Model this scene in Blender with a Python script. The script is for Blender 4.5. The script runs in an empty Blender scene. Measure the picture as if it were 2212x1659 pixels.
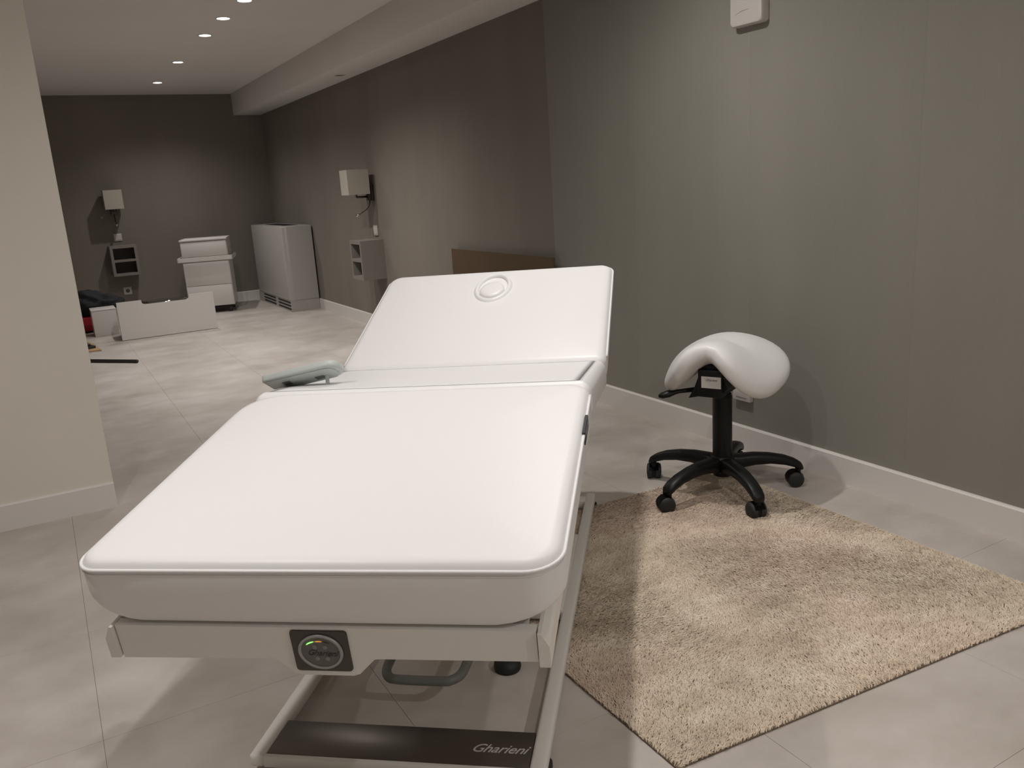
import bpy, bmesh, math, random
import numpy as np
from mathutils import Vector, Matrix, noise

random.seed(7); np.random.seed(7)
SC = bpy.context.scene
COL = SC.collection

# ------------------------------------------------------------------ camera
CAM_H = 1.20
RT = ((0.867, -0.171, 0.467), (-0.494, -0.177, 0.851), (-0.063, -0.969, -0.238))
def _cam_axes():
    # world axes from the vanishing points (pixels of the 2212x1659 frame, focal 1800 px)
    f, cx, cy = 1800.0, 1106.0, 829.5
    vy = Vector((62 - cx, 455 - cy, f)).normalized()
    dn = Vector((1592 - cx, 8200 - cy, f)).normalized()
    dn = (dn - vy * dn.dot(vy)).normalized()
    up = -dn
    vx = vy.cross(up)
    return vx, vy, up
_vx, _vy, _vz = _cam_axes()
cam_d = bpy.data.cameras.new('camera'); cam = bpy.data.objects.new('camera', cam_d); COL.objects.link(cam)
cam_d.sensor_width = 36.0; cam_d.lens = 36.0 * 1800.0 / 2212.0; cam_d.clip_start = 0.02
right = Vector((_vx[0], _vy[0], _vz[0])); down = Vector((_vx[1], _vy[1], _vz[1])); fwd = Vector((_vx[2], _vy[2], _vz[2]))
M = Matrix((right, -down, -fwd)).transposed().to_4x4(); M.translation = Vector((0, 0, CAM_H))
cam.matrix_world = M
SC.camera = cam

# ------------------------------------------------------------------ world, exposure
W = bpy.data.worlds.new('world'); SC.world = W; W.use_nodes = True
W.node_tree.nodes['Background'].inputs[0].default_value = (0.02, 0.018, 0.016, 1)
W.node_tree.nodes['Background'].inputs[1].default_value = 0.2
VS = SC.view_settings
VS.view_transform = 'Standard'; VS.look = 'None'; VS.gamma = 1.0; VS.use_curve_mapping = False
VS.exposure = 1.10

# ceiling downlights: (x, y, watts); the room's only light
LAMP_COL = (1.0, 0.962, 0.928)
FAR_ROW = [(1.31, 9.20), (1.31, 7.88), (1.31, 6.61), (1.317, 5.99), (1.335, 5.44)]
NEAR_GRID = [(1.62, 2.52, 28), (0.72, 1.40, 18), (1.62, 1.05, 7), (1.62, -1.00, 54), (-0.50, 1.50, 29), (-0.40, -1.30, 16)]
FAR_W = 25.0
NEAR_DEG, FAR_DEG, SPOT_BLEND = 165.0, 138.0, 1.0

# ------------------------------------------------------------------ room numbers (metres)
XR = 2.5226      # right wall face
YB = 10.218      # back wall face
ZC = 2.339       # ceiling
XL = -2.8        # far left wall
Y0 = -2.6        # wall behind the camera
PIER_X, PIER_Y = 0.11, 3.635
BEAM_X, BEAM_Z = 2.212, 2.106
BB_H = 0.107

# ------------------------------------------------------------------ materials
def mat(name, col, rough=0.6, metal=0.0, emit=None, spec=0.5, nodes=None):
    m = bpy.data.materials.new(name); m.use_nodes = True
    nt = m.node_tree; b = nt.nodes['Principled BSDF']
    b.inputs['Base Color'].default_value = (*col, 1); b.inputs['Roughness'].default_value = rough
    b.inputs['Metallic'].default_value = metal; b.inputs['Specular IOR Level'].default_value = spec
    if emit:
        b.inputs['Emission Color'].default_value = (*emit[0], 1); b.inputs['Emission Strength'].default_value = emit[1]
    if nodes: nodes(nt, b)
    return m

def tex_noise(nt, scale, detail=4, rough=0.55, vec=None, stretch=None):
    tc = nt.nodes.new('ShaderNodeTexCoord'); n = nt.nodes.new('ShaderNodeTexNoise')
    n.inputs['Scale'].default_value = scale; n.inputs['Detail'].default_value = detail; n.inputs['Roughness'].default_value = rough
    src = tc.outputs['Object']
    if vec == 'world':
        g = nt.nodes.new('ShaderNodeNewGeometry'); src = g.outputs['Position']
    if stretch:
        mp = nt.nodes.new('ShaderNodeMapping'); mp.inputs['Scale'].default_value = stretch
        nt.links.new(src, mp.inputs['Vector']); src = mp.outputs['Vector']
    nt.links.new(src, n.inputs['Vector'])
    return n

def ramp(nt, src, stops):
    r = nt.nodes.new('ShaderNodeValToRGB'); e = r.color_ramp.elements
    while len(e) < len(stops): e.new(0.5)
    for k, (p, c) in enumerate(stops): e[k].position = p; e[k].color = (*c, 1)
    nt.links.new(src, r.inputs['Fac']); return r

def bump(nt, b, src, strength, dist=0.002):
    bp = nt.nodes.new('ShaderNodeBump'); bp.inputs['Strength'].default_value = strength; bp.inputs['Distance'].default_value = dist
    nt.links.new(src, bp.inputs['Height']); nt.links.new(bp.outputs['Normal'], b.inputs['Normal'])

def mottled(c1, c2, scale, bstr=0.0, bscale=None, vec='world', stretch=None, bdist=0.002):
    def f(nt, b):
        n = tex_noise(nt, scale, vec=vec, stretch=stretch)
        r = ramp(nt, n.outputs['Fac'], [(0.3, c1), (0.7, c2)])
        nt.links.new(r.outputs['Color'], b.inputs['Base Color'])
        if bstr:
            k = tex_noise(nt, bscale or scale * 20, detail=3, vec=vec)
            bump(nt, b, k.outputs['Fac'], bstr, bdist)
    return f

def woven(c1, c2):
    # textile wall covering: fine vertical thread, soft cloudiness, each width a shade off the next
    def f(nt, b):
        n = tex_noise(nt, 1.3, detail=3, vec='world', stretch=(1, 1, 0.35))
        th = tex_noise(nt, 1.0, detail=2, vec='world', stretch=(60, 260, 9))
        oi = nt.nodes.new('ShaderNodeObjectInfo')
        a = nt.nodes.new('ShaderNodeMath'); a.operation = 'MULTIPLY_ADD'; a.inputs[1].default_value = 0.07
        nt.links.new(oi.outputs['Random'], a.inputs[0]); nt.links.new(n.outputs['Fac'], a.inputs[2])
        a2 = nt.nodes.new('ShaderNodeMath'); a2.operation = 'MULTIPLY_ADD'; a2.inputs[1].default_value = 0.16
        nt.links.new(th.outputs['Fac'], a2.inputs[0]); nt.links.new(a.outputs[0], a2.inputs[2])
        r = ramp(nt, a2.outputs[0], [(0.36, c1), (0.90, c2)])
        nt.links.new(r.outputs['Color'], b.inputs['Base Color'])
        bump(nt, b, th.outputs['Fac'], 0.25, 0.001)
    return f

MT = {}
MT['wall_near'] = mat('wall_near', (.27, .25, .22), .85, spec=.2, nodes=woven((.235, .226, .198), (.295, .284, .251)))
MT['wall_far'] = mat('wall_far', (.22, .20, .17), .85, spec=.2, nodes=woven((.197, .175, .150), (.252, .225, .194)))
MT['paint'] = mat('paint', (.80, .75, .68), .6, nodes=mottled((.78, .73, .66), (.82, .77, .70), 1.5, .1, 160))
MT['ceiling'] = mat('ceiling_paint', (.80, .77, .75), .8, nodes=mottled((.78, .75, .73), (.82, .79, .77), 1.2))
MT['skirting'] = mat('skirting_paint', (.72, .69, .66), .4)
MT['grout'] = mat('grout', (.44, .40, .36), .9)
def tile_nodes(nt, b):
    n1 = tex_noise(nt, 1.7, detail=6, rough=.6, vec='world', stretch=(1.0, 1.25, 1))
    n2 = tex_noise(nt, 6.0, detail=5, rough=.6, vec='world', stretch=(1, 1.3, 1))
    mx = nt.nodes.new('ShaderNodeMath'); mx.operation = 'MULTIPLY_ADD'; mx.inputs[1].default_value = .30
    nt.links.new(n2.outputs['Fac'], mx.inputs[0]); nt.links.new(n1.outputs['Fac'], mx.inputs[2])
    r = ramp(nt, mx.outputs[0], [(.42, (.40, .358, .318)), (.64, (.51, .465, .425)), (.84, (.61, .565, .53))])
    nt.links.new(r.outputs['Color'], b.inputs['Base Color'])
    rr = ramp(nt, n2.outputs['Fac'], [(.3, (.42,) * 3), (.7, (.55,) * 3)]); nt.links.new(rr.outputs['Color'], b.inputs['Roughness'])
MT['tile'] = mat('porcelain_tile', (.5, .46, .42), .5, spec=.35, nodes=tile_nodes)
def leather(nt, b):
    n = tex_noise(nt, 420, detail=2, vec='obj'); bump(nt, b, n.outputs['Fac'], .12, .0006)
MT['leather'] = mat('white_leather', (.79, .78, .78), .42, spec=.4, nodes=leather)
MT['white_metal'] = mat('white_powder_coat', (.74, .72, .68), .38)
MT['white_melamine'] = mat('white_melamine', (.74, .71, .68), .35)
MT['steel'] = mat('brushed_steel', (.17, .15, .135), .33, 1.0)
MT['black_plastic'] = mat('black_plastic', (.007, .007, .0075), .42, spec=.3)
MT['black_rubber'] = mat('black_rubber', (.018, .018, .018), .6)
MT['dark_plate'] = mat('dark_metal_plate', (.075, .065, .058), .35, .6)
MT['ring_grey'] = mat('grey_ring', (.33, .32, .31), .4, .3)
MT['disc_grey'] = mat('grey_disc', (.12, .11, .10), .45)
MT['button'] = mat('pale_button', (.22, .21, .20), .5)
MT['ink'] = mat('black_print', (.01, .008, .008), .5)
MT['silver_print'] = mat('silver_print', (.75, .74, .72), .3, .5)
MT['led_green'] = mat('led_green', (.1, .5, .1), .4, emit=((.2, 1.0, .12), 1.1))
MT['led_orange'] = mat('led_orange', (.5, .25, .05), .4, emit=((1.0, .38, .08), .25))
MT['led_off'] = mat('led_off', (.10, .03, .02), .4)
MT['remote'] = mat('pale_grey_plastic', (.47, .51, .49), .4)
MT['remote_dark'] = mat('grey_sticker', (.11, .12, .115), .5)
MT['pedal_grey'] = mat('grey_green_plastic', (.17, .18, .165), .5)
MT['pedal_pad'] = mat('grey_pad', (.30, .30, .28), .6)
MT['tag'] = mat('woven_tag', (.03, .03, .035), .7)
MT['tag_grey'] = mat('woven_tag_thread', (.25, .25, .27), .7)
MT['sticker'] = mat('white_sticker', (.60, .58, .56), .5)
MT['switch'] = mat('switch_plastic', (.58, .55, .52), .4)
MT['socket_hole'] = mat('socket_hole', (.10, .09, .085), .6)
MT['shade'] = mat('lampshade_cloth', (.42, .39, .335), .85, nodes=mottled((.41, .38, .325), (.43, .40, .345), 3, .2, 300))
MT['bronze'] = mat('dark_bronze', (.10, .085, .072), .35, .8)
MT['chrome'] = mat('chrome', (.75, .75, .75), .15, 1.0)
MT['cube'] = mat('greige_lacquer', (.235, .21, .19), .5)
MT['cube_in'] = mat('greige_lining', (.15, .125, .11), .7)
MT['cardboard'] = mat('cardboard', (.10, .06, .028), .8, nodes=mottled((.092, .056, .026), (.112, .068, .032), 4))
MT['heater'] = mat('grey_white_lacquer', (.42, .395, .37), .45)
MT['grille'] = mat('vent_dark', (.012, .012, .012), .7)
MT['glass_dark'] = mat('smoked_glass', (.35, .36, .35), .04, 1.0)
MT['black_cloth'] = mat('black_cloth', (.012, .016, .018), .85, nodes=mottled((.010, .014, .016), (.016, .020, .022), 12, .4, 90, 'obj'))
MT['red'] = mat('red_plastic', (.45, .012, .03), .45)
MT['wood'] = mat('pale_wood', (.50, .33, .17), .6, nodes=mottled((.46, .30, .15), (.55, .37, .20), 8, stretch=(1, 6, 1)))
MT['iron'] = mat('dark_bar', (.025, .022, .022), .5)
MT['cable'] = mat('grey_cable', (.14, .125, .115), .6)
MT['lamp_lens'] = mat('lamp_lens', (1, 1, 1), .5, emit=((1.0, .95, .88), 14.0))
MT['lamp_off'] = mat('lamp_off', (.06, .055, .05), .4)
MT['lamp_trim'] = mat('lamp_trim', (.70, .68, .66), .4)
def rug_nodes(nt, b):
    n1 = tex_noise(nt, 4.6, detail=6, rough=.66, vec='world', stretch=(1.0, 1.7, 1))
    n2 = tex_noise(nt, 22, detail=4, rough=.6, vec='world', stretch=(1, 1.4, 1))
    n3 = tex_noise(nt, 1.9, detail=2, vec='world')
    mx = nt.nodes.new('ShaderNodeMath'); mx.operation = 'MULTIPLY_ADD'; mx.inputs[1].default_value = .45
    nt.links.new(n2.outputs['Fac'], mx.inputs[0]); nt.links.new(n1.outputs['Fac'], mx.inputs[2])
    a = ramp(nt, mx.outputs[0], [(.54, (.60, .50, .385)), (.73, (.73, .62, .485)), (.92, (.86, .76, .62))])
    c = ramp(nt, mx.outputs[0], [(.54, (.61, .48, .375)), (.73, (.75, .605, .485)), (.92, (.87, .745, .625))])
    m = nt.nodes.new('ShaderNodeMix'); m.data_type = 'RGBA'
    k = ramp(nt, n3.outputs['Fac'], [(.42, (0, 0, 0)), (.58, (1, 1, 1))])
    nt.links.new(k.outputs['Color'], m.inputs[0]); nt.links.new(a.outputs['Color'], m.inputs[6]); nt.links.new(c.outputs['Color'], m.inputs[7])
    nt.links.new(m.outputs[2], b.inputs['Base Color'])
MT['rug'] = mat('rug_pile', (.45, .35, .25), .9, spec=.15, nodes=rug_nodes)
MT['rug_back'] = mat('rug_backing', (.16, .12, .085), .95)

# ------------------------------------------------------------------ mesh helpers
def finish(name, bm, m, parent=None, smooth=False, loc=None):
    me = bpy.data.meshes.new(name); bmesh.ops.recalc_face_normals(bm, faces=bm.faces); bm.to_mesh(me); bm.free()
    if smooth:
        for p in me.polygons: p.use_smooth = True
    me.materials.append(MT[m])
    o = bpy.data.objects.new(name, me); COL.objects.link(o)
    if parent: o.parent = parent
    if loc: o.location = loc
    return o

def smooth_by_angle(o, deg=40):
    me = o.data
    for p in me.polygons: p.use_smooth = True
    bm = bmesh.new(); bm.from_mesh(me)
    for e in bm.edges:
        if len(e.link_faces) == 2 and e.calc_face_angle(0) > math.radians(deg): e.smooth = False
    bm.to_mesh(me); bm.free()
    return o

def box(bm, x0, x1, y0, y1, z0, z1, bev=0.0, seg=2, mtx=None):
    vs = [bm.verts.new(p) for p in ((x0, y0, z0), (x1, y0, z0), (x1, y1, z0), (x0, y1, z0), (x0, y0, z1), (x1, y0, z1), (x1, y1, z1), (x0, y1, z1))]
    fs = [bm.faces.new([vs[i] for i in q]) for q in ((3, 2, 1, 0), (4, 5, 6, 7), (0, 1, 5, 4), (1, 2, 6, 5), (2, 3, 7, 6), (3, 0, 4, 7))]
    if bev:
        es = list({e for f in fs for e in f.edges})
        r = bmesh.ops.bevel(bm, geom=es, offset=bev, segments=seg, profile=.5, affect='EDGES')
        vs = list({v for f in r['faces'] for v in f.verts} | {v for v in vs if v.is_valid})
    if mtx is not None: bmesh.ops.transform(bm, matrix=mtx, verts=[v for v in vs if v.is_valid])
    return vs

def bx(name, m, x0, x1, y0, y1, z0, z1, parent=None, bev=0.0, seg=2, smooth=None):
    bm = bmesh.new(); box(bm, x0, x1, y0, y1, z0, z1, bev, seg)
    o = finish(name, bm, m, parent)
    if bev: smooth_by_angle(o, 35)
    return o

def tube(bm, pts, r, n=10, cap=True, flat=None):
    pts = [Vector(p) for p in pts]; rings = []
    rr = r if isinstance(r, (list, tuple)) else [r] * len(pts)
    up = Vector((0, 0, 1)); prev = None
    for i, p in enumerate(pts):
        t = (pts[min(i + 1, len(pts) - 1)] - pts[max(i - 1, 0)]).normalized()
        if prev is None:
            a = up if abs(t.z) < .9 else Vector((1, 0, 0)); s = t.cross(a).normalized()
        else:
            s = (prev - t * prev.dot(t)).normalized()
        prev = s; u = s.cross(t).normalized()
        fl = flat or 1.0
        rings.append([bm.verts.new(p + (s * math.cos(2 * math.pi * k / n) + u * math.sin(2 * math.pi * k / n) * fl) * rr[i]) for k in range(n)])
    for a, b in zip(rings, rings[1:]):
        for k in range(n): bm.faces.new((a[k], a[(k + 1) % n], b[(k + 1) % n], b[k]))
    if cap:
        bm.faces.new(rings[0][::-1]); bm.faces.new(rings[-1])

def loop_tube(bm, pts, r, n=6):
    pts = [Vector(p) for p in pts]; N = len(pts); rings = []
    for i, p in enumerate(pts):
        t = (pts[(i + 1) % N] - pts[i - 1]).normalized(); s = t.cross(Vector((0, 0, 1))).normalized(); u = s.cross(t)
        rings.append([bm.verts.new(p + (s * math.cos(2 * math.pi * k / n) + u * math.sin(2 * math.pi * k / n)) * r) for k in range(n)])
    for i in range(N):
        a, b = rings[i], rings[(i + 1) % N]
        for k in range(n): bm.faces.new((a[k], a[(k + 1) % n], b[(k + 1) % n], b[k]))

def lathe(bm, prof, n=24, mtx=None, close=True):
    rings = []; vs = []
    for r, z in prof:
        ring = [bm.verts.new((r * math.cos(2 * math.pi * k / n), r * math.sin(2 * math.pi * k / n), z)) for k in range(n)]
        rings.append(ring); vs += ring
    for a, b in zip(rings, rings[1:]):
        for k in range(n): bm.faces.new((a[k], a[(k + 1) % n], b[(k + 1) % n], b[k]))
    if close:
        bm.faces.new(rings[0][::-1]); bm.faces.new(rings[-1])
    if mtx is not None: bmesh.ops.transform(bm, matrix=mtx, verts=vs)

def prism(bm, poly, d0, d1, mtx=None):
    """poly of (x, z) extruded along y from d0 to d1"""
    a = [bm.verts.new((x, d0, z)) for x, z in poly]; b = [bm.verts.new((x, d1, z)) for x, z in poly]
    n = len(poly); bm.faces.new(a); bm.faces.new(b[::-1])
    for k in range(n): bm.faces.new((a[k], b[k], b[(k + 1) % n], a[(k + 1) % n]))
    if mtx is not None: bmesh.ops.transform(bm, matrix=mtx, verts=a + b)

def rrect(x0, x1, y0, y1, rad, n=8):
    """rounded rectangle, radii [near-left, near-right, far-right, far-left], counter-clockwise"""
    if not isinstance(rad, (list, tuple)): rad = [rad] * 4
    out = []
    for (cx, cy, a0, r, sx, sy) in ((x0, y0, 180, rad[0], 1, 1), (x1, y0, 270, rad[1], -1, 1), (x1, y1, 0, rad[2], -1, -1), (x0, y1, 90, rad[3], 1, -1)):
        c = (cx + sx * r, cy + sy * r)
        for k in range(n + 1):
            t = math.radians(a0 + 90 * k / n); out.append((c[0] + r * math.cos(t), c[1] + r * math.sin(t)))
    return out

def text_mesh(name, body, size, m, parent, mtx, shear=0.35, depth=0.0004, sx=1.0):
    cu = bpy.data.curves.new('lettering', 'FONT'); cu.body = body; cu.size = size; cu.shear = shear; cu.extrude = depth
    cu.align_x = 'CENTER'; cu.align_y = 'CENTER'; cu.resolution_u = 3; cu.space_character = .95
    to = bpy.data.objects.new('lettering', cu); COL.objects.link(to)
    dg = bpy.context.evaluated_depsgraph_get(); me = bpy.data.meshes.new_from_object(to.evaluated_get(dg))
    bpy.data.objects.remove(to); bpy.data.curves.remove(cu)
    me.transform(Matrix.Diagonal((sx, 1, 1, 1))); me.transform(mtx); me.materials.clear(); me.materials.append(MT[m])
    o = bpy.data.objects.new(name, me); COL.objects.link(o); o.parent = parent
    return o

def tag(o, label, cat, group=None):
    o['label'] = label; o['category'] = cat
    if group: o['group'] = group
    return o

def thing(name, label, cat, loc=(0, 0, 0), rz=0.0, group=None):
    o = bpy.data.objects.new(name, None); COL.objects.link(o); o.empty_display_size = .1
    o.location = loc; o.rotation_euler = (0, 0, rz)
    return tag(o, label, cat, group)

def struct(o): o['kind'] = 'structure'; return o

# ================================================================== THE ROOM
floor = struct(bx('floor', 'grout', XL, XR + .1, Y0, YB + .1, -.06, -.0025))
PX, PY, G = .624, .579, .0008
OX, OY = -.06, 1.964
nx0 = math.floor((XL - OX) / PX); nx1 = math.ceil((XR - OX) / PX)
ny0 = math.floor((Y0 - OY) / PY); ny1 = math.ceil((YB - OY) / PY)
tile_cache = {}
def tile_mesh(w, d):
    key = (round(w, 4), round(d, 4))
    if key not in tile_cache:
        bm = bmesh.new(); c = .0003
        b0 = [bm.verts.new(p) for p in ((0, 0, -.0024), (w, 0, -.0024), (w, d, -.0024), (0, d, -.0024))]
        b1 = [bm.verts.new((p.co.x, p.co.y, -c)) for p in b0]
        b2 = [bm.verts.new((c if p.co.x == 0 else w - c, c if p.co.y == 0 else d - c, 0)) for p in b0]
        for a, b in ((b0, b1), (b1, b2)):
            for k in range(4): bm.faces.new((a[k], a[(k + 1) % 4], b[(k + 1) % 4], b[k]))
        bm.faces.new(b2)
        me = bpy.data.meshes.new('tile'); bm.to_mesh(me); bm.free(); me.materials.append(MT['tile']); tile_cache[key] = me
    return tile_cache[key]
for i in range(nx0, nx1):
    for j in range(ny0, ny1):
        xa, xb = max(OX + i * PX + G / 2, XL), min(OX + (i + 1) * PX - G / 2, XR)
        ya, yb_ = max(OY + j * PY + G / 2, Y0), min(OY + (j + 1) * PY - G / 2, YB)
        if xb - xa < .01 or yb_ - ya < .01: continue
        o = bpy.data.objects.new('tile', tile_mesh(xb - xa, yb_ - ya)); COL.objects.link(o)
        o.location = (xa, ya, 0); o.parent = floor

struct(bx('ceiling', 'ceiling', XL - .1, XR + .2, Y0 - .1, YB + .1, ZC, ZC + .1))
struct(bx('trim_1', 'ceiling', BEAM_X, XR + .02, Y0, YB, BEAM_Z, ZC + .01, bev=.004))
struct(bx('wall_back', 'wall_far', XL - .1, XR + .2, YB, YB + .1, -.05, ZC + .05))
struct(bx('wall_far_left', 'paint', XL - .1, XL, Y0 - .1, YB + .1, -.05, ZC + .05))
struct(bx('wall_behind', 'paint', XL - .1, XR + .2, Y0 - .1, Y0, -.05, ZC + .05))
struct(bx('wall_left', 'paint', XL, PIER_X, PIER_Y, PIER_Y + .22, -.002, ZC + .02, bev=.003))
wr = struct(bx('wall_right', 'grout', XR + .0035, XR + .2, Y0 - .1, YB + .1, -.05, ZC + .05))
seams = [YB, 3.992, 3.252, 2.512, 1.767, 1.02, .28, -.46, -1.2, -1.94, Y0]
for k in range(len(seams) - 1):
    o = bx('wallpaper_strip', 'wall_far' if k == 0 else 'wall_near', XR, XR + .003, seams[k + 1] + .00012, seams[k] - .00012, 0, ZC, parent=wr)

def skirting(name, p0, p1, t=.015):
    """baseboard from p0 to p1, standing out to the left of the walking direction"""
    a, b = Vector((*p0, 0)), Vector((*p1, 0)); d = (b - a).normalized(); nrm = Vector((-d.y, d.x, 0))
    prof = [(0, 0), (t, 0), (t, BB_H - .006), (t - .004, BB_H - .001), (t - .007, BB_H), (0, BB_H)]
    bm = bmesh.new()
    A = [bm.verts.new(a + nrm * q + Vector((0, 0, z))) for q, z in prof]; B = [bm.verts.new(b + nrm * q + Vector((0, 0, z))) for q, z in prof]
    bm.faces.new(A); bm.faces.new(B[::-1]); n = len(prof)
    for k in range(n): bm.faces.new((A[k], B[k], B[(k + 1) % n], A[(k + 1) % n]))
    return struct(finish(name, bm, 'skirting'))
skirting('baseboard_right', (XR, Y0), (XR, YB))
skirting('baseboard_back', (XR - .015, YB), (XL, YB))
skirting('baseboard_left', (PIER_X, PIER_Y), (XL, PIER_Y))

# ------------------------------------------------------------------ downlights
dl_cache = {}
def downlight(x, y, z, watts, label, group=None, lit=True):
    t = thing('downlight', label, 'ceiling light', (x, y, z), 0, group)
    key = lit
    if key not in dl_cache:
        bm = bmesh.new(); lathe(bm, [(.0396, .004), (.0396, -.002), (.042, -.005), (.048, -.004), (.050, 0), (.050, .004)], 28, close=False)
        o1 = finish('trim_ring', bm, 'lamp_trim', t, True)
        bm = bmesh.new(); lathe(bm, [(.0395, .003), (.0395, -.0015), (.030, -.003), (.010, -.003), (.002, -.0032)], 28)
        o2 = finish('lens', bm, 'lamp_lens' if lit else 'lamp_off', t, True)
        dl_cache[key] = (o1.data, o2.data)
    else:
        for nm, me in zip(('trim_ring', 'lens'), dl_cache[key]):
            o = bpy.data.objects.new(nm, me); COL.objects.link(o); o.parent = t
    if lit:
        ld = bpy.data.lights.new('downlight_beam', 'SPOT'); ld.energy = watts; ld.color = LAMP_COL
        ld.spot_size = math.radians(FAR_DEG if y > 4 else NEAR_DEG); ld.spot_blend = SPOT_BLEND; ld.shadow_soft_size = .028
        lo = bpy.data.objects.new('downlight_beam', ld); COL.objects.link(lo); lo.parent = t; lo.location = (0, 0, -.012)
    return t
for (x, y), nth in zip(FAR_ROW, ('closest to', 'second from', 'third from', 'fourth from', 'fifth from')):
    downlight(x, y, ZC, FAR_W, 'lit round ceiling downlight, %s the back wall' % nth, 'downlights in a row along the far room')
for x, y, wt in NEAR_GRID:
    downlight(x, y, ZC, wt, 'lit round ceiling downlight over the room with the treatment bed', 'downlights over the treatment bed')
downlight(2.375, 6.885, BEAM_Z, 0, 'unlit dark round downlight in the underside of the ceiling beam', lit=False)

# ================================================================== TREATMENT BED
YAW = math.radians(-39.0)
BO = Vector((.275, 1.227, 0))
bed = thing('treatment_bed', 'white leather treatment bed with reclined sections on white steel base', 'treatment bed', BO, YAW)
ROLL = .0153
PH, L1 = math.radians(8.69), .704
A2, Z2, PS, L2 = 1.254, .667, math.radians(19.25), .654
ZF = .635; HW = .41
KU, KZ = L1 * math.cos(PH), ZF + L1 * math.sin(PH)
DE = math.atan2(Z2 - KZ, A2 - KU); LS = math.hypot(A2 - KU, Z2 - KZ)
def frame_mtx(u, z, pitch): return Matrix.Translation((0, u, z)) @ Matrix.Rotation(pitch, 4, 'X')
M_LEG, M_SEAT, M_BACK = frame_mtx(0, ZF, PH), frame_mtx(KU, KZ, DE), frame_mtx(A2, Z2, PS)
SHEAR = Matrix.Identity(4); SHEAR[2][0] = ROLL

def cushion(name, L, T, rad, mtx, y0=0.0, bulge=.002, pipe=(-9, 9), Rbx=.085, Rbz=.055, crown=.007, edge=.013, hole=None, dip=None):
    bm = bmesh.new(); rings = []
    def ring(d, z, k=1.0):
        rr = [max(r - d * (k if d > 0 else 1), .012 if d > .02 else .004) for r in rad]
        return [bm.verts.new((x, y, z)) for x, y in rrect(-HW + d, HW - d, y0 + d * k, L - d * k, rr, 9)]
    m = min(HW, (L - y0) / 2)
    for fr in (.92, .75, .5, .3, .18, .10):
        rings.append(ring(m * fr, crown * (1 - (1 - fr) ** 2.2)))
    for d, z in ((edge * 1.8, crown * .16), (edge, .0), (edge * .45, -edge * .35), (.0015, -edge * .85), (0, -edge * 1.15)): rings.append(ring(d, z))
    for d, z in ((-bulge * .6, -edge * 1.15 - .012), (-bulge, -T * .38), (-bulge, -(T - Rbz) )): rings.append(ring(d, z))
    for k in range(1, 8):
        a = math.pi / 2 * k / 7
        rings.append(ring(-bulge + (1 - math.cos(a)) * Rbx, -(T - Rbz) - math.sin(a) * Rbz, .10))
    n = len(rings[0])
    for a, b in zip(rings, rings[1:]):
        for k in range(n): bm.faces.new((a[k], a[(k + 1) % n], b[(k + 1) % n], b[k]))
    bm.faces.new(rings[0]); bm.faces.new(rings[-1][::-1])
    bmesh.ops.transform(bm, matrix=SHEAR @ mtx, verts=bm.verts)
    o = finish(name, bm, 'leather', bed, True)
    # piping and stitch line along the top seam, between the hinges
    out = []
    cor = rrect(-HW - .001, HW + .001, y0 - .001, L + .001, rad, 9)
    for a_, b_ in zip(cor, cor[1:] + cor[:1]):
        ns = max(1, int(math.dist(a_, b_) / .02))
        out += [(a_[0] + (b_[0] - a_[0]) * q / ns, a_[1] + (b_[1] - a_[1]) * q / ns) for q in range(ns)]
    keep = [(x, y) for x, y in out if pipe[0] <= y <= pipe[1]]
    if len(keep) > 2:
        # start the open run at the gap so that it stays in one piece
        k0 = max(range(len(keep)), key=lambda k: math.dist(keep[k], keep[k - 1]))
        keep = keep[k0:] + keep[:k0]
        for nm, dz, r, off in (('piping', -edge, .0032, 0), ('stitching', -edge - .0085, .0011, .0005)):
            bm = bmesh.new(); tube(bm, [(x * (1 + off), y, dz) for x, y in keep], r, 6)
            bmesh.ops.transform(bm, matrix=SHEAR @ mtx, verts=bm.verts); finish(nm, bm, 'leather', o, True)
    return o
leg_c = cushion('leg_cushion', L1, .119, [.045, .06, .05, .10], M_LEG, pipe=(-9, L1 - .045))
seat_c = cushion('seat_cushion', LS + .004, .115, [.02, .02, .02, .02], M_SEAT, y0=-.004, crown=.003, edge=.02, pipe=(9, 10))
back_c = cushion('back_cushion', L2, .105, [.03, .025, .045, .05], M_BACK, crown=.006, edge=.015, pipe=(.04, 9))

# leather folds bridging the hinges
def fold(u, z, w, sag, r):
    bm = bmesh.new()
    pts = [(-HW + .008 + (2 * HW - .016) * k / 24, u, z - sag) for k in range(25)]
    tube(bm, pts, [r * .3] + [r] * 23 + [r * .3], 10, flat=.75)
    bmesh.ops.transform(bm, matrix=SHEAR, verts=bm.verts)
    return finish('hinge_fold', bm, 'leather', bed, True)
fold(A2 - .004, Z2, 0, .030, .037)
fold(KU + .004, KZ, 0, .036, .034)

# face opening plug in the back cushion
bm = bmesh.new(); N = 40
def ell(a, b, z, c=(0, .497)): return [bm.verts.new((c[0] + a * math.cos(2 * math.pi * k / N), c[1] + b * math.sin(2 * math.pi * k / N), z)) for k in range(N)]
rs = [ell(.068, .108, .003), ell(.063, .102, .0105), ell(.057, .096, .0145), ell(.052, .090, .013), ell(.049, .086, .006), ell(.048, .084, .000)]
for a, b in zip(rs, rs[1:]):
    for k in range(N): bm.faces.new((a[k], a[(k + 1) % N], b[(k + 1) % N], b[k]))
bmesh.ops.transform(bm, matrix=SHEAR @ M_BACK, verts=bm.verts)
finish('face_hole_rim', bm, 'leather', back_c, True)
bm = bmesh.new(); c = (0, .472)
rs = [ell(.044, .056, .002, c), ell(.043, .054, .012, c), ell(.039, .049, .0165, c), ell(.031, .039, .0185, c), ell(.016, .020, .0190, c)]
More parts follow.
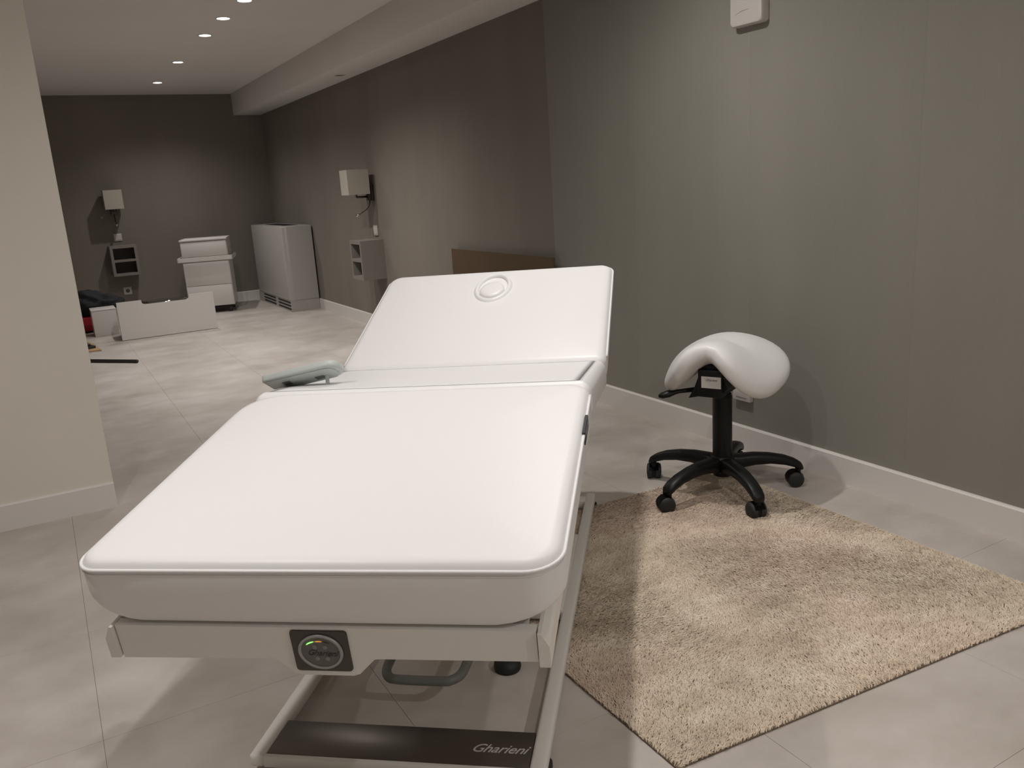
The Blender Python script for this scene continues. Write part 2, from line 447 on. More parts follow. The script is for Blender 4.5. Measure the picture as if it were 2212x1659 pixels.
for a, b in zip(rs, rs[1:]):
    for k in range(N): bm.faces.new((a[k], a[(k + 1) % N], b[(k + 1) % N], b[k]))
bm.faces.new(rs[-1])
bmesh.ops.transform(bm, matrix=SHEAR @ M_BACK, verts=bm.verts)
finish('face_hole_plug', bm, 'leather', back_c, True)

# woven brand tag caught in the right piping
bm = bmesh.new(); box(bm, HW - .002, HW + .004, .455, .540, -.034, -.006, .001)
bmesh.ops.transform(bm, matrix=SHEAR @ M_LEG, verts=bm.verts)
tg = finish('woven_tag', bm, 'tag', leg_c); tg['label'] = 'black woven tag sewn in the seam'
for k in range(3):
    bm = bmesh.new(); box(bm, HW + .0040, HW + .0046, .475 + k * .018, .486 + k * .018, -.026, -.014)
    bmesh.ops.transform(bm, matrix=SHEAR @ M_LEG, verts=bm.verts); finish('tag_thread', bm, 'tag_grey', tg)

# section frames below the cushions
def frame_part(name, x0, x1, y0, y1, z0, z1, mtx, bev=.004, parent=None, m='white_metal'):
    bm = bmesh.new(); box(bm, x0, x1, y0, y1, z0, z1, bev)
    bmesh.ops.transform(bm, matrix=SHEAR @ mtx, verts=bm.verts)
    return smooth_by_angle(finish(name, bm, m, parent or bed), 35)
lf = frame_part('leg_frame', -.345, .345, .03, L1 - .03, -.150, -.113, M_LEG)
for s in (-1, 1):   # side rails with chamfered end caps
    poly = [(.366, -.190), (.384, -.190), (.384, -.150), (.372, -.126), (.366, -.126)]
    bm = bmesh.new(); prism(bm, [(s * x, z) for x, z in poly], -.004, L1 - .02)
    bmesh.ops.transform(bm, matrix=SHEAR @ M_LEG, verts=bm.verts); finish('side_rail', bm, 'white_metal', bed)
front = [(-.3635, -.194), (-.105, -.190), (-.085, -.186), (-.052, -.218), (-.040, -.222), (.050, -.222), (.062, -.218), (.092, -.187), (.105, -.186), (.3635, -.184), (.3635, -.125), (-.3635, -.125)]
bm = bmesh.new(); prism(bm, front, .002, .020)
bmesh.ops.transform(bm, matrix=SHEAR @ M_LEG, verts=bm.verts)
fp = finish('foot_panel', bm, 'white_metal', bed)
frame_part('seat_frame', -.36, .36, .02, LS - .02, -.155, -.113, M_SEAT)
frame_part('back_frame', -.36, .36, .03, L2 - .05, -.145, -.103, M_BACK)

# control panel on the foot panel (x to the right, y up on the face)
MC = SHEAR @ M_LEG @ Matrix.Translation((.003, .002, -.170)) @ Matrix.Rotation(math.radians(90), 4, 'X')
bm = bmesh.new()
for z0 in (0,):
    a = [bm.verts.new((x, y, 0)) for x, y in rrect(-.0495, .0495, -.041, .041, .006, 4)]
    b = [bm.verts.new((x, y, .003)) for x, y in rrect(-.049, .049, -.0405, .0405, .006, 4)]
    n = len(a)
    for k in range(n): bm.faces.new((a[k], a[(k + 1) % n], b[(k + 1) % n], b[k]))
    bm.faces.new(b); bm.faces.new(a[::-1])
bmesh.ops.transform(bm, matrix=MC, verts=bm.verts)
cp = finish('control_plate', bm, 'dark_plate', bed)
ES = Matrix.Diagonal((1.12, 1, 1, 1))
bm = bmesh.new(); lathe(bm, [(.0345, .003), (.0345, .006), (.0305, .0065), (.0300, .004)], 40, close=False)
bmesh.ops.transform(bm, matrix=MC @ ES, verts=bm.verts); finish('dial_ring', bm, 'ring_grey', cp, True)
bm = bmesh.new(); lathe(bm, [(.0300, .003), (.0300, .0048), (.001, .0050)], 40)
bmesh.ops.transform(bm, matrix=MC @ ES, verts=bm.verts); finish('dial_face', bm, 'disc_grey', cp)
for x, y in ((-.009, .0095), (.009, .0095), (-.008, -.0135), (.010, -.0135)):
    bm = bmesh.new(); lathe(bm, [(.0045, .0048), (.004, .0056), (.001, .0058)], 14, Matrix.Translation((x, y, 0)))
    bmesh.ops.transform(bm, matrix=MC, verts=bm.verts); finish('button', bm, 'button', cp, True)
def led(m, a0, a1):
    bm = bmesh.new(); pts = []
    for k in range(7):
        t = math.radians(a0 + (a1 - a0) * k / 6); pts.append((.026 * math.cos(t) * 1.05, .0055 + .0165 * math.sin(t), .0052))
    tube(bm, pts, [.0004, .0009, .0011, .0011, .0011, .0009, .0004], 6)
    bmesh.ops.transform(bm, matrix=MC, verts=bm.verts); return finish('indicator_light', bm, m, cp)
led('led_green', 145, 108); led('led_orange', 104, 78); led('led_off', 74, 48)
text_mesh('lettering', 'Gharieni', .0165, 'ink', cp, MC @ Matrix.Translation((.002, -.002, .0053)) @ Matrix.Rotation(math.radians(-3), 4, 'Z'), .5, .0002, .95)

# base: two long rails, cross members, steel step plate, lifting columns, levelling feet
for s in (-1, 1):
    bm = bmesh.new(); box(bm, s * .302 - .0175, s * .302 + .0175, .285, 1.80, .016, .046, .008, 3)
    o = smooth_by_angle(finish('base_rail', bm, 'white_metal', bed), 50)
    for u in (.36, 1.785):
        bm = bmesh.new(); lathe(bm, [(.022, 0), (.022, .010), (.012, .014), (.012, .018)], 16, Matrix.Translation((s * .302, u, 0)))
        finish('levelling_foot', bm, 'black_rubber', o, False)
bx('cross_member', 'white_metal', -.288, .288, 1.72, 1.77, .016, .044, bed, .004)
bx('cross_member', 'white_metal', -.288, .288, .287, .300, .016, .042, bed, .002)
st = bx('step_plate', 'steel', -.284, .284, .300, .412, .020, .042, bed, .001)
st['label'] = 'brushed dark steel plate'
text_mesh('lettering', 'Gharieni', .036, 'silver_print', st, Matrix.Translation((.212, .352, .0424)), .5, .0004, 1.0)
for u in (1.02, 1.30):
    cb = bx('lifting_column', 'white_metal', -.10, .10, u - .07, u + .07, .05, .34, bed, .01, 3)
    bx('lifting_column_inner', 'white_metal', -.08, .08, u - .05, u + .05, .34, .56, cb, .008, 3)
bx('base_plate', 'white_metal', -.288, .288, .92, 1.42, .020, .050, bed, .004)

# remote control propped on the left of the seat cushion
def bedpt(v, u, z): return (Matrix.Translation(BO) @ Matrix.Rotation(YAW, 4, 'Z')) @ Vector((v, u, z + ROLL * v))
rm = thing('remote_control', 'pale grey hand control propped on the edge of the white bed', 'remote control', bedpt(-.338, .835, .752), YAW)
RM = Matrix.Rotation(math.radians(-11.5), 4, 'Y') @ Matrix.Rotation(math.radians(-34), 4, 'X')
def rslab(name, m, x0, x1, y0, y1, z0, z1, rad, parent, e=.004):
    bm = bmesh.new(); rings = []
    for d, z in ((e, z1), (e * .3, z1 - e * .3), (0, z1 - e), (0, z0 + e), (e * .3, z0 + e * .3), (e, z0)):
        rings.append([bm.verts.new((x, y, z)) for x, y in rrect(x0 + d, x1 - d, y0 + d, y1 - d, [max(r - d, .001) for r in rad], 6)])
    n = len(rings[0])
    for a, b in zip(rings, rings[1:]):
        for k in range(n): bm.faces.new((a[k], a[(k + 1) % n], b[(k + 1) % n], b[k]))
    bm.faces.new(rings[0]); bm.faces.new(rings[-1][::-1])
    bmesh.ops.transform(bm, matrix=RM, verts=bm.verts)
    return smooth_by_angle(finish(name, bm, m, parent), 50)
body = rslab('body', 'remote', -.100, .108, -.036, .036, -.009, .009, [.010, .030, .030, .012], rm)
rslab('back_cover', 'remote', -.094, .094, -.028, .034, -.0115, -.008, [.008, .022, .022, .008], rm, .001)
rslab('sticker', 'remote_dark', -.056, -.034, -.010, .012, -.0125, -.0113, [.001] * 4, rm, .0003)
rslab('sticker', 'remote_dark', .030, .055, .004, .022, -.0125, -.0113, [.001] * 4, rm, .0003)
for k in range(6):
    rslab('key', 'remote_dark', -.07 + k * .028, -.055 + k * .028, -.01, .01, .0085, .0105, [.003] * 4, rm, .0008)
bm = bmesh.new(); tube(bm, [(.062, .004, .006), (.064, .002, -.012), (.064, 0, -.036)], [.0055, .005, .005], 10)
finish('hook_peg', bm, 'remote', rm, True)

# U-shaped foot bar under the bed, swung from the lifting column
def catmull(P, n=5, closed=False):
    out = []
    for a, b, c, d in zip([P[0]] + P[:-2], P[:-1], P[1:], P[2:] + [P[-1]]):
        for k in range(n):
            t = k / n
            out.append(tuple(.5 * ((2 * b[i]) + (-a[i] + c[i]) * t + (2 * a[i] - 5 * b[i] + 4 * c[i] - d[i]) * t * t + (-a[i] + 3 * b[i] - 3 * c[i] + d[i]) * t ** 3) for i in range(3)))
    return out + [P[-1]]
fb = bpy.data.objects.new('foot_bar', None); COL.objects.link(fb); fb.parent = bed; fb.location = (0, 0, 0)
bm = bmesh.new()
tube(bm, catmull([(-.098, .96, .085), (-.098, .75, .085), (-.097, .60, .085), (-.093, .555, .085), (-.078, .528, .085), (-.05, .520, .085), (.05, .520, .085), (.073, .526, .085), (.090, .550, .085), (.094, .60, .085), (.095, .75, .085), (.095, .96, .085)]), .0115, 10)
o = finish('tube', bm, 'pedal_grey', fb, True)
bpy.data.objects.remove(fb); o.name = 'foot_bar'; o.parent = bed; o['label'] = 'grey-green U-shaped foot bar'
bm = bmesh.new(); lathe(bm, [(.033, 0), (.035, .008), (.033, .020), (.020, .026), (.004, .028)], 24)
o = finish('rubber_foot', bm, 'black_rubber', None, True); p = bedpt(.168, .712, 0); o.location = (p.x, p.y, 0)
tag(o, 'round black rubber foot on the floor under the bed', 'rubber foot')

# ================================================================== SADDLE STOOL
SX, SY = 2.11, 2.235
stool = thing('saddle_stool', 'white saddle stool on black five-star castor base', 'stool', (SX, SY, 0))
AX = math.radians(207.0)      # heading of the open end of the saddle
def saddle():
    bm = bmesh.new()
    NU, NV = 56, 28           # around the rim / from top centre over the rim to the bottom centre
    def mid(px, py):
        """plan (px across, py along the axis, open end = +) -> bent mid surface point and normal"""
        k = min(max((py + .20) / .40, 0), 1)     # 0 rear .. 1 open end
        pm = math.radians(13 + 46 * k ** .85); c = .080 - .022 * k
        x = z = 0.0; n_ = 24; st_ = px / n_
        for q in range(n_):
            f_ = pm * math.tanh((q + .5) * abs(st_) / c)
            x += math.cos(f_) * st_; z -= math.sin(f_) * abs(st_)
        f_ = pm * math.tanh(px / c)
        lift = .002 * max(0, -py / .2) ** 2 + .034 * max(0, py / .2) ** 2
        return Vector((x, py, z + lift)), Vector((math.sin(f_), 0, math.cos(f_)))
    def outline(t):
        cx, cy = math.cos(t), math.sin(t)
        a = .250 - .002 * cy; b = .196
        e = 2.6
        r = (abs(cx) ** e + abs(cy) ** e) ** (-1 / e)
        return a * cx * r, b * cy * r - (.030 * math.exp(-(cx / .22) ** 2) if cy > 0 else -.015 * math.exp(-(cx / .3) ** 2))
    T = .050
    rings = []
    for j in range(NV + 1):
        a = math.pi * j / NV
        rho = math.sin(a) ** .55 if 0 < j < NV else 0.0
        h = math.cos(a); h = math.copysign(abs(h) ** .75, h)
        ring = []
        for i in range(NU):
            ox, oy = outline(2 * math.pi * i / NU)
            p, n = mid(ox * rho, oy * rho)
            hh = h * T if h > 0 else h * T * .8
            ring.append(p + n * hh)
        rings.append(ring)
    vr = []
    for j, ring in enumerate(rings):
        if j in (0, NV): vr.append([bm.verts.new(ring[0])] * NU)
        else: vr.append([bm.verts.new(p) for p in ring])
    for a, b in zip(vr, vr[1:]):
        for i in range(NU):
            q = []
            for v in (a[i], a[(i + 1) % NU], b[(i + 1) % NU], b[i]):
                if v not in q: q.append(v)
            if len(q) >= 3: bm.faces.new(q)
    return bm
SM = Matrix.Translation((0, 0, .545)) @ Matrix.Rotation(AX - math.pi / 2, 4, 'Z')
bm = saddle(); bmesh.ops.transform(bm, matrix=SM, verts=bm.verts)
finish('saddle_seat', bm, 'leather', stool, True)
# black shell and mechanism under the arch
bm = bmesh.new()
prism(bm, [(-.030, .010), (.030, .010), (.062, -.075), (.085, -.118), (.030, -.105), (-.030, -.105), (-.060, -.075)], -.10, .115)
bmesh.ops.transform(bm, matrix=Matrix.Translation((0, 0, .505)) @ Matrix.Rotation(AX - math.pi / 2, 4, 'Z'), verts=bm.verts)
finish('seat_shell', bm, 'black_plastic', stool)
bm = bmesh.new(); box(bm, -.045, .045, -.08, .13, .398, .50, .006)
bmesh.ops.transform(bm, matrix=Matrix.Rotation(AX - math.pi / 2, 4, 'Z'), verts=bm.verts)
mech = smooth_by_angle(finish('mechanism_box', bm, 'black_plastic', stool), 35)
bm = bmesh.new(); box(bm, -.042, .030, .130, .1312, .434, .476)
bmesh.ops.transform(bm, matrix=Matrix.Rotation(AX - math.pi / 2, 4, 'Z'), verts=bm.verts)
sk = finish('sticker', bm, 'sticker', mech); sk['label'] = 'white sticker with script lettering'
text_mesh('lettering', 'Gharieni', .013, 'ink', mech, Matrix.Rotation(AX - math.pi / 2, 4, 'Z') @ Matrix.Translation((-.006, .1314, .464)) @ Matrix.Rotation(math.pi, 4, 'Z') @ Matrix.Rotation(math.radians(90), 4, 'X'), .5, .0001)
# lever to the left
bm = bmesh.new()
ld = math.radians(152)
tube(bm, [(math.cos(ld) * r + .0, math.sin(ld) * r, z) for r, z in ((.03, .405), (.10, .405), (.16, .402), (.175, .400), (.20, .395), (.225, .390), (.237, .388))], [.014, .012, .010, .012, .018, .015, .006], 10, flat=.75)
finish('height_lever', bm, 'black_plastic', stool, True)
bm = bmesh.new(); lathe(bm, [(.036, .09), (.036, .372), (.033, .384), (.020, .386)], 28); finish('gas_lift_cover', bm, 'black_plastic', stool, False)
smooth_by_angle(stool.children[-1], 40)
bm = bmesh.new(); lathe(bm, [(.016, .38), (.016, .402)], 16); finish('piston', bm, 'black_plastic', stool, True)
bm = bmesh.new(); lathe(bm, [(.024, .062), (.034, .066), (.040, .085), (.050, .100), (.050, .128), (.042, .142), (.036, .146)], 28); hub = finish('hub', bm, 'black_plastic', stool, True)
casters = [(114, 50), (186, 160), (251, 75), (332, 150), (34, 90)]
for ang, sw in casters:
    a = math.radians(ang); d = Vector((math.cos(a), math.sin(a), 0)); s = Vector((-d.y, d.x, 0))
    bm = bmesh.new(); secs = []
    for r, zt, zb, w in ((.02, .138, .086, .026), (.06, .141, .092, .025), (.12, .142, .100, .0235), (.18, .136, .100, .0225), (.235, .124, .091, .0215), (.275, .108, .078, .021), (.296, .094, .066, .0195), (.304, .080, .066, .013)):
        c = d * r; ring = []
        for k in range(12):
            t = 2 * math.pi * k / 12; cx, cz = math.cos(t), math.sin(t)
            cx = math.copysign(abs(cx) ** .6, cx); cz = math.copysign(abs(cz) ** .6, cz)
            ring.append(bm.verts.new(c + s * (w * 1.12 * cx) + Vector((0, 0, (zt + zb) / 2 + (zt - zb) / 2 * 1.1 * cz))))
        secs.append(ring)
    for A, B in zip(secs, secs[1:]):
        for k in range(12): bm.faces.new((A[k], A[(k + 1) % 12], B[(k + 1) % 12], B[k]))
    bm.faces.new(secs[0][::-1]); bm.faces.new(secs[-1])
    finish('base_arm', bm, 'black_plastic', stool, True)
    # twin-wheel castor, swivelled
    b = math.radians(sw); f = Vector((math.cos(b), math.sin(b), 0))
    cpos = d * .288 + f * .012
    CM = Matrix.Translation((cpos.x, cpos.y, .0300)) @ Matrix.Rotation(b, 4, 'Z') @ Matrix.Rotation(math.radians(90), 4, 'X') @ Matrix.Scale(1.176, 4)
    bm = bmesh.new()
    box(bm, -.012, .022, -.004, .004, -.008, .008)
    lathe(bm, [(.022, -.005), (.022, .005)], 20)
    bmesh.ops.transform(bm, matrix=CM, verts=bm.verts)
    tube(bm, [d * .288 + Vector((0, 0, .036)), d * .288 + Vector((0, 0, .075))], .011, 12)
    ch = finish('castor', bm, 'black_plastic', stool); smooth_by_angle(ch, 40)
    for q in (-1, 1):
        bm = bmesh.new(); lathe(bm, [(.018, q * .0055), (.0245, q * .006), (.0255, q * .009), (.0255, q * .019), (.0235, q * .0225), (.012, q * .0245), (.003, q * .0248)], 24)
        bmesh.ops.transform(bm, matrix=CM, verts=bm.verts); finish('wheel', bm, 'black_rubber', ch, True)
    bm = bmesh.new()   # hood over the wheels
    for k in range(9):
        t0 = math.radians(15 + 150 * k / 8)
    ring0 = []; ring1 = []
    for k in range(11):
        t0 = math.radians(20 + 150 * k / 10)
        ring0.append(bm.verts.new((math.cos(t0) * -.0275, math.sin(t0) * .0275, -.016))); ring1.append(bm.verts.new((math.cos(t0) * -.0275, math.sin(t0) * .0275, .016)))
    for k in range(10): bm.faces.new((ring0[k], ring0[k + 1], ring1[k + 1], ring1[k]))
    bmesh.ops.solidify(bm, geom=list(bm.faces), thickness=.002)
    bmesh.ops.transform(bm, matrix=CM, verts=bm.verts); finish('hood', bm, 'black_plastic', ch, True)

# ================================================================== RUG
rug = thing('rug', 'beige mottled shaggy rug on the floor under the stool', 'rug', (0, 0, 0))
RC = [Vector((.960, 1.150, 0)), Vector((2.245, 1.052, 0)), Vector((2.245, 2.395, 0)), Vector((.955, 2.405, 0))]
bm = bmesh.new()
lo = [bm.verts.new(v + Vector((0, 0, .0005))) for v in RC]; hi = [bm.verts.new(v + Vector((0, 0, .004))) for v in RC]
bm.faces.new(lo[::-1]); bm.faces.new(hi)
for k in range(4): bm.faces.new((lo[k], lo[(k + 1) % 4], hi[(k + 1) % 4], hi[k]))
finish('backing', bm, 'rug_back', rug)
def pile():
    n = 300000
    rs = np.random.RandomState(3)
    s, t = rs.rand(n), rs.rand(n)
    A, B, C_, D = [np.array(v) for v in RC]
    P = ((1 - s) * (1 - t))[:, None] * A + (s * (1 - t))[:, None] * B + (s * t)[:, None] * C_ + ((1 - s) * t)[:, None] * D
    # slowly turning lean direction: brushed patches
    g = np.sin(P[:, 0] * 5.1 + 1.7 * np.sin(P[:, 1] * 3.3)) + np.cos(P[:, 1] * 4.3 + 1.3 * np.sin(P[:, 0] * 6.1))
    ang = .7 + g * .9 + rs.randn(n) * .45
    lean = np.stack([np.cos(ang), np.sin(ang), np.zeros(n)], 1)
    ln = .0085 + .0035 * rs.rand(n); tilt = .65 + .45 * rs.rand(n)
    side = np.stack([-np.sin(ang + rs.randn(n)), np.cos(ang + rs.randn(n)), np.zeros(n)], 1); w = (.0009 + .0008 * rs.rand(n))[:, None]
    up = np.array([0, 0, 1.0])
    P[:, 2] = .002
    m = P + up * (ln * .6)[:, None] + lean * (ln * tilt * .35)[:, None]
    e = P + up * (ln * (.95 - .3 * tilt))[:, None] + lean * (ln * tilt)[:, None]
    V = np.stack([P - side * w, P + side * w, m + side * w, m - side * w, e + side * w * .5, e - side * w * .5], 1).reshape(-1, 3)
    base = (np.arange(n) * 6)[:, None]
    F = np.concatenate([base + np.array([0, 1, 2, 3]), base + np.array([3, 2, 4, 5])], 1).reshape(-1)
    me = bpy.data.meshes.new('pile')
    me.vertices.add(len(V)); me.vertices.foreach_set('co', V.ravel().astype(np.float32))
    me.loops.add(len(F)); me.loops.foreach_set('vertex_index', F.astype(np.int32))
    np_ = len(F) // 4
    me.polygons.add(np_); me.polygons.foreach_set('loop_start', (np.arange(np_) * 4).astype(np.int32))
    me.update(calc_edges=True); me.validate()
    me.materials.append(MT['rug'])
    o = bpy.data.objects.new('pile', me); COL.objects.link(o); o.parent = rug; o['kind'] = 'stuff'
pile()

# ================================================================== WALL FITTINGS
def plate(name, label, cat, m4, w, h, d=.010, kind='socket'):
    """m4: local x right, y up, z out of the wall"""
    t = bpy.data.objects.new(name, None); COL.objects.link(t); t.matrix_world = m4; tag(t, label, cat)
    bm = bmesh.new(); box(bm, -w / 2, w / 2, -h / 2, h / 2, 0, d, .003); smooth_by_angle(finish('cover', bm, 'switch', t), 35)
    if kind == 'socket':
        bm = bmesh.new(); lathe(bm, [(.021, d - .001), (.021, d + .0005), (.019, d + .0008)], 24); finish('outlet', bm, 'socket_hole', t)
        for s in (-1, 1):
            bm = bmesh.new(); lathe(bm, [(.0026, d), (.0026, d + .001)], 10, Matrix.Translation((s * .0095, 0, 0))); finish('pin_hole', bm, 'grille', t)
    elif kind == 'blank':
        bm = bmesh.new(); box(bm, -w * .30, w * .30, -h * .36, -h * .30, d - .001, d + .001); finish('seam', bm, 'button', t)
    else:
        bm = bmesh.new(); box(bm, -w * .36, w * .36, -h * .36, h * .36, d - .001, d + .003, .001); finish('rocker', bm, 'switch', t)
    return t
ON_RIGHT = lambda y, z: Matrix.Translation((XR, y, z)) @ Matrix(((0, 0, -1, 0), (-1, 0, 0, 0), (0, 1, 0, 0), (0, 0, 0, 1)))
ON_BACK = lambda x, z: Matrix.Translation((x, YB, z)) @ Matrix(((1, 0, 0, 0), (0, 0, -1, 0), (0, 1, 0, 0), (0, 0, 0, 1)))
plate('light_switch', 'square white light switch on the back wall above the cube shelf', 'switch', ON_BACK(.799, .853), .080, .080, kind='switch')
plate('wall_socket', 'square socket low on the back wall under the cube shelf', 'socket', ON_BACK(.806, .264), .084, .084)
plate('light_switch', 'white light switch on the side wall below the reading lamp', 'switch', ON_RIGHT(6.80, .853), .085, .085, kind='switch')
plate('connection_box', 'white connection box on the grey wall behind the saddle stool', 'wall box', ON_RIGHT(2.535, .262), .100, .082, .022, kind='blank')
t = bpy.data.objects.new('wall_box', None); COL.objects.link(t); t.matrix_world = ON_RIGHT(2.503, 1.845); tag(t, 'white plastic box with rounded corners high on the grey wall', 'wall box')
bm = bmesh.new(); rings = [[bm.verts.new((x, y, z)) for x, y in rrect(-.083 + d, .083 - d, -.132 + d, .132 - d, .016, 5)] for d, z in ((0, 0), (0, .030), (.003, .036), (.008, .038))]
n = len(rings[0])
for a, b in zip(rings, rings[1:]):
    for k in range(n): bm.faces.new((a[k], a[(k + 1) % n], b[(k + 1) % n], b[k]))
bm.faces.new(rings[-1])
smooth_by_angle(finish('casing', bm, 'switch', t), 40)
bm = bmesh.new(); tube(bm, [(-.055, -.090, .0381), (-.02, -.080, .0381), (.02, -.078, .0381)], [.0004, .0012, .0004], 6, flat=.3); finish('scratch', bm, 'button', t)

# sconces: local x along the wall to the right, y up, z out of the wall
def sconce(m4, label, flip):
    t = bpy.data.objects.new('wall_lamp', None); COL.objects.link(t); t.matrix_world = m4
    tag(t, label, 'wall lamp')
    bm = bmesh.new(); box(bm, -.033, .033, -.065, .065, 0, .022, .003); box(bm, -.030, .030, -.062, -.005, .022, .050, .003)
    smooth_by_angle(finish('back_plate', bm, 'bronze', t), 35)
    bm = bmesh.new(); tube(bm, [(0, -.03, .05), (0, -.03, .145)], .009, 10); tube(bm, [(0, -.03, .145), (0, .03, .145)], .009, 10)
    finish('arm', bm, 'bronze', t, True)
    bm = bmesh.new(); hw, hh, zc, th = .092, .100, .147, .003
    out = [(-hw, zc - hw), (hw, zc - hw), (hw, zc + hw), (-hw, zc + hw)]; inn = [(-hw + th, zc - hw + th), (hw - th, zc - hw + th), (hw - th, zc + hw - th), (-hw + th, zc + hw - th)]
    cy = .092
    V = {}
    for nm, P_ in (('o', out), ('i', inn)):
        for lv, yy in ((0, cy - hh), (1, cy + hh)): V[nm, lv] = [bm.verts.new((x, yy, z)) for x, z in P_]
    for k in range(4):
        j = (k + 1) % 4
        bm.faces.new((V['o', 0][k], V['o', 0][j], V['o', 1][j], V['o', 1][k])); bm.faces.new((V['i', 0][k], V['i', 1][k], V['i', 1][j], V['i', 0][j]))
        for lv in (0, 1): bm.faces.new((V['o', lv][k], V['i', lv][k], V['i', lv][j], V['o', lv][j]))
    finish('shade', bm, 'shade', t)
    bm = bmesh.new(); lathe(bm, [(.012, 0), (.028, .03), (.030, .05), (.020, .075), (.004, .085)], 16, Matrix.Translation((0, .03, .145)) @ Matrix.Rotation(math.radians(-90), 4, 'X')); finish('bulb', bm, 'sticker', t, True)
    bm = bmesh.new(); f = flip
    pts = [(0, -.06, .030), (0, -.085, .032), (-.004 * f, -.110, .042), (-.014 * f, -.135, .065), (-.028 * f, -.155, .095), (-.040 * f, -.170, .118)]
    tube(bm, pts, .0045, 8); rl = finish('reading_arm', bm, 'bronze', t, True)
    bm = bmesh.new(); tube(bm, [(-.040 * f, -.168, .116), (-.052 * f, -.184, .142)], [.009, .013], 12); finish('reading_head', bm, 'chrome', rl, True)
    return t
sconce(ON_RIGHT(6.80, 1.165), 'square-shaded reading lamp with bent gooseneck on the side wall', 1)
sconce(ON_BACK(.800, 1.165), 'square-shaded wall lamp on the back wall', 0)

# cube shelves
def cube_shelf(m4, label):
    t = bpy.data.objects.new('cube_shelf', None); COL.objects.link(t); t.matrix_world = m4; tag(t, label, 'shelf')
    w, h, d, th = .27, .325, .205, .028
    for nm, q in (('side_panel', (-w / 2, -w / 2 + th, -h / 2, h / 2)), ('side_panel', (w / 2 - th, w / 2, -h / 2, h / 2)), ('top_panel', (-w / 2 + th, w / 2 - th, h / 2 - th, h / 2)), ('bottom_panel', (-w / 2 + th, w / 2 - th, -h / 2, -h / 2 + th)), ('shelf_board', (-w / 2 + th, w / 2 - th, -.012, .012))):
        bx(nm, 'cube', q[0], q[1], q[2], q[3], 0.0, d, t)
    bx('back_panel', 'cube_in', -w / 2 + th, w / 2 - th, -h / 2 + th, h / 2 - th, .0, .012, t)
    return t
cube_shelf(ON_RIGHT(6.79, .620), 'two-compartment wall cube shelf on the side wall below the lamp')
cube_shelf(ON_BACK(.817, .607), 'two-compartment wall cube shelf on the back wall')

# ================================================================== FAR END OF THE ROOM
# cardboard sheet against the side wall
cb = thing('cardboard_sheet', 'large flat brown cardboard sheet leaning on the side wall', 'cardboard', (XR - .03, 4.60, 0))
for nm, (ya, yb_) in (('panel', (-.655, -.006)), ('panel', (.0, .655))):
    bm = bmesh.new(); box(bm, -.022, -.014, ya, yb_, .001, .762)
    bmesh.ops.transform(bm, matrix=Matrix.Rotation(math.radians(.6), 4, 'Y'), verts=bm.verts); finish(nm, bm, 'cardboard', cb)
bm = bmesh.new(); box(bm, -.0215, -.0195, -.006, .0, .001, .760); bmesh.ops.transform(bm, matrix=Matrix.Rotation(math.radians(.6), 4, 'Y'), verts=bm.verts); finish('crease', bm, 'cardboard', cb)

# heater cover in the corner
hc = thing('heater_cabinet', 'tall pale cover with rounded edge and slotted vents in the far corner', 'heater cabinet', (2.2, 8.66, 0))
XE = XR - .001 - 2.2 - .016; D = 1.42
def plan(d=0): return rrect(d, XE, d, D, [.055, .003, .003, .055], 8)
bm = bmesh.new(); zs = [(.000, .118), (0, .868), (.004, .874), (.012, .876)]
rings = [[bm.verts.new((x, y, z)) for x, y in plan(d)] for d, z in zs]; n = len(rings[0])
for a, b in zip(rings, rings[1:]):
    for k in range(n): bm.faces.new((a[k], a[(k + 1) % n], b[(k + 1) % n], b[k]))
bm.faces.new(rings[-1]); bm.faces.new(rings[0][::-1])
smooth_by_angle(finish('body', bm, 'heater', hc), 40)
bm = bmesh.new(); rings = [[bm.verts.new((x, y, z)) for x, y in rrect(.004, XE, .004, D - .004, .003, 2)] for z in (0.0, .117)]; n = len(rings[0])
for k in range(n): bm.faces.new((rings[0][k], rings[0][(k + 1) % n], rings[1][(k + 1) % n], rings[1][k]))
bm.faces.new(rings[1]); bm.faces.new(rings[0][::-1]); pl = finish('plinth', bm, 'heater', hc)
for (ya, yb_) in ((.02, .52), (.64, 1.16)):
    for z in (.028, .062, .096): bx('vent_slot', 'grille', .0015, .006, ya, yb_, z - .0085, z + .0085, pl)
bx('top_grille', 'grille', .10, .24, .25, 1.1, .8755, .878, hc)

# drawer pedestal on castors
pd = thing('drawer_pedestal', 'white three-drawer pedestal with wrap-around rail on dark castors', 'drawer unit', (1.605, 9.62, 0), math.radians(-16))
w, d = .235, .23
bx('carcass', 'white_melamine', -w, w, -d + .02, d, .075, .775, pd)
bx('top_board', 'white_melamine', -w - .004, w + .004, -d - .004, d + .004, .775, .793, pd, .002)
for z0, z1 in ((.080, .300), (.304, .548), (.610, .765)):
    bx('drawer_front', 'white_melamine', -w + .006, w - .006, -d, -d + .019, z0, z1, pd, .0015)
bm = bmesh.new()
for q in ((-w - .045, w + .045, -d - .022, -d - .010), (-w - .045, -w - .033, -d - .022, d), (w + .033, w + .045, -d - .022, d)): box(bm, q[0], q[1], q[2], q[3], .562, .606, .002)
finish('handle_rail', bm, 'white_melamine', pd)
bx('castor_base', 'black_plastic', -w + .01, w - .01, -d + .03, d - .01, .052, .075, pd)  # black base board above the castors
for sx in (-1, 1):
    for sy in (-1, 1):
        bm = bmesh.new()
        lathe(bm, [(.024, -.014), (.026, -.010), (.026, .010), (.024, .014)], 18, Matrix.Translation((sx * (w - .05), sy * (d - .05), .026)) @ Matrix.Rotation(math.radians(90), 4, 'Y'))
        box(bm, sx * (w - .05) - .018, sx * (w - .05) + .018, sy * (d - .05) - .02, sy * (d - .05) + .02, .034, .053)
        finish('castor', bm, 'black_rubber', pd)

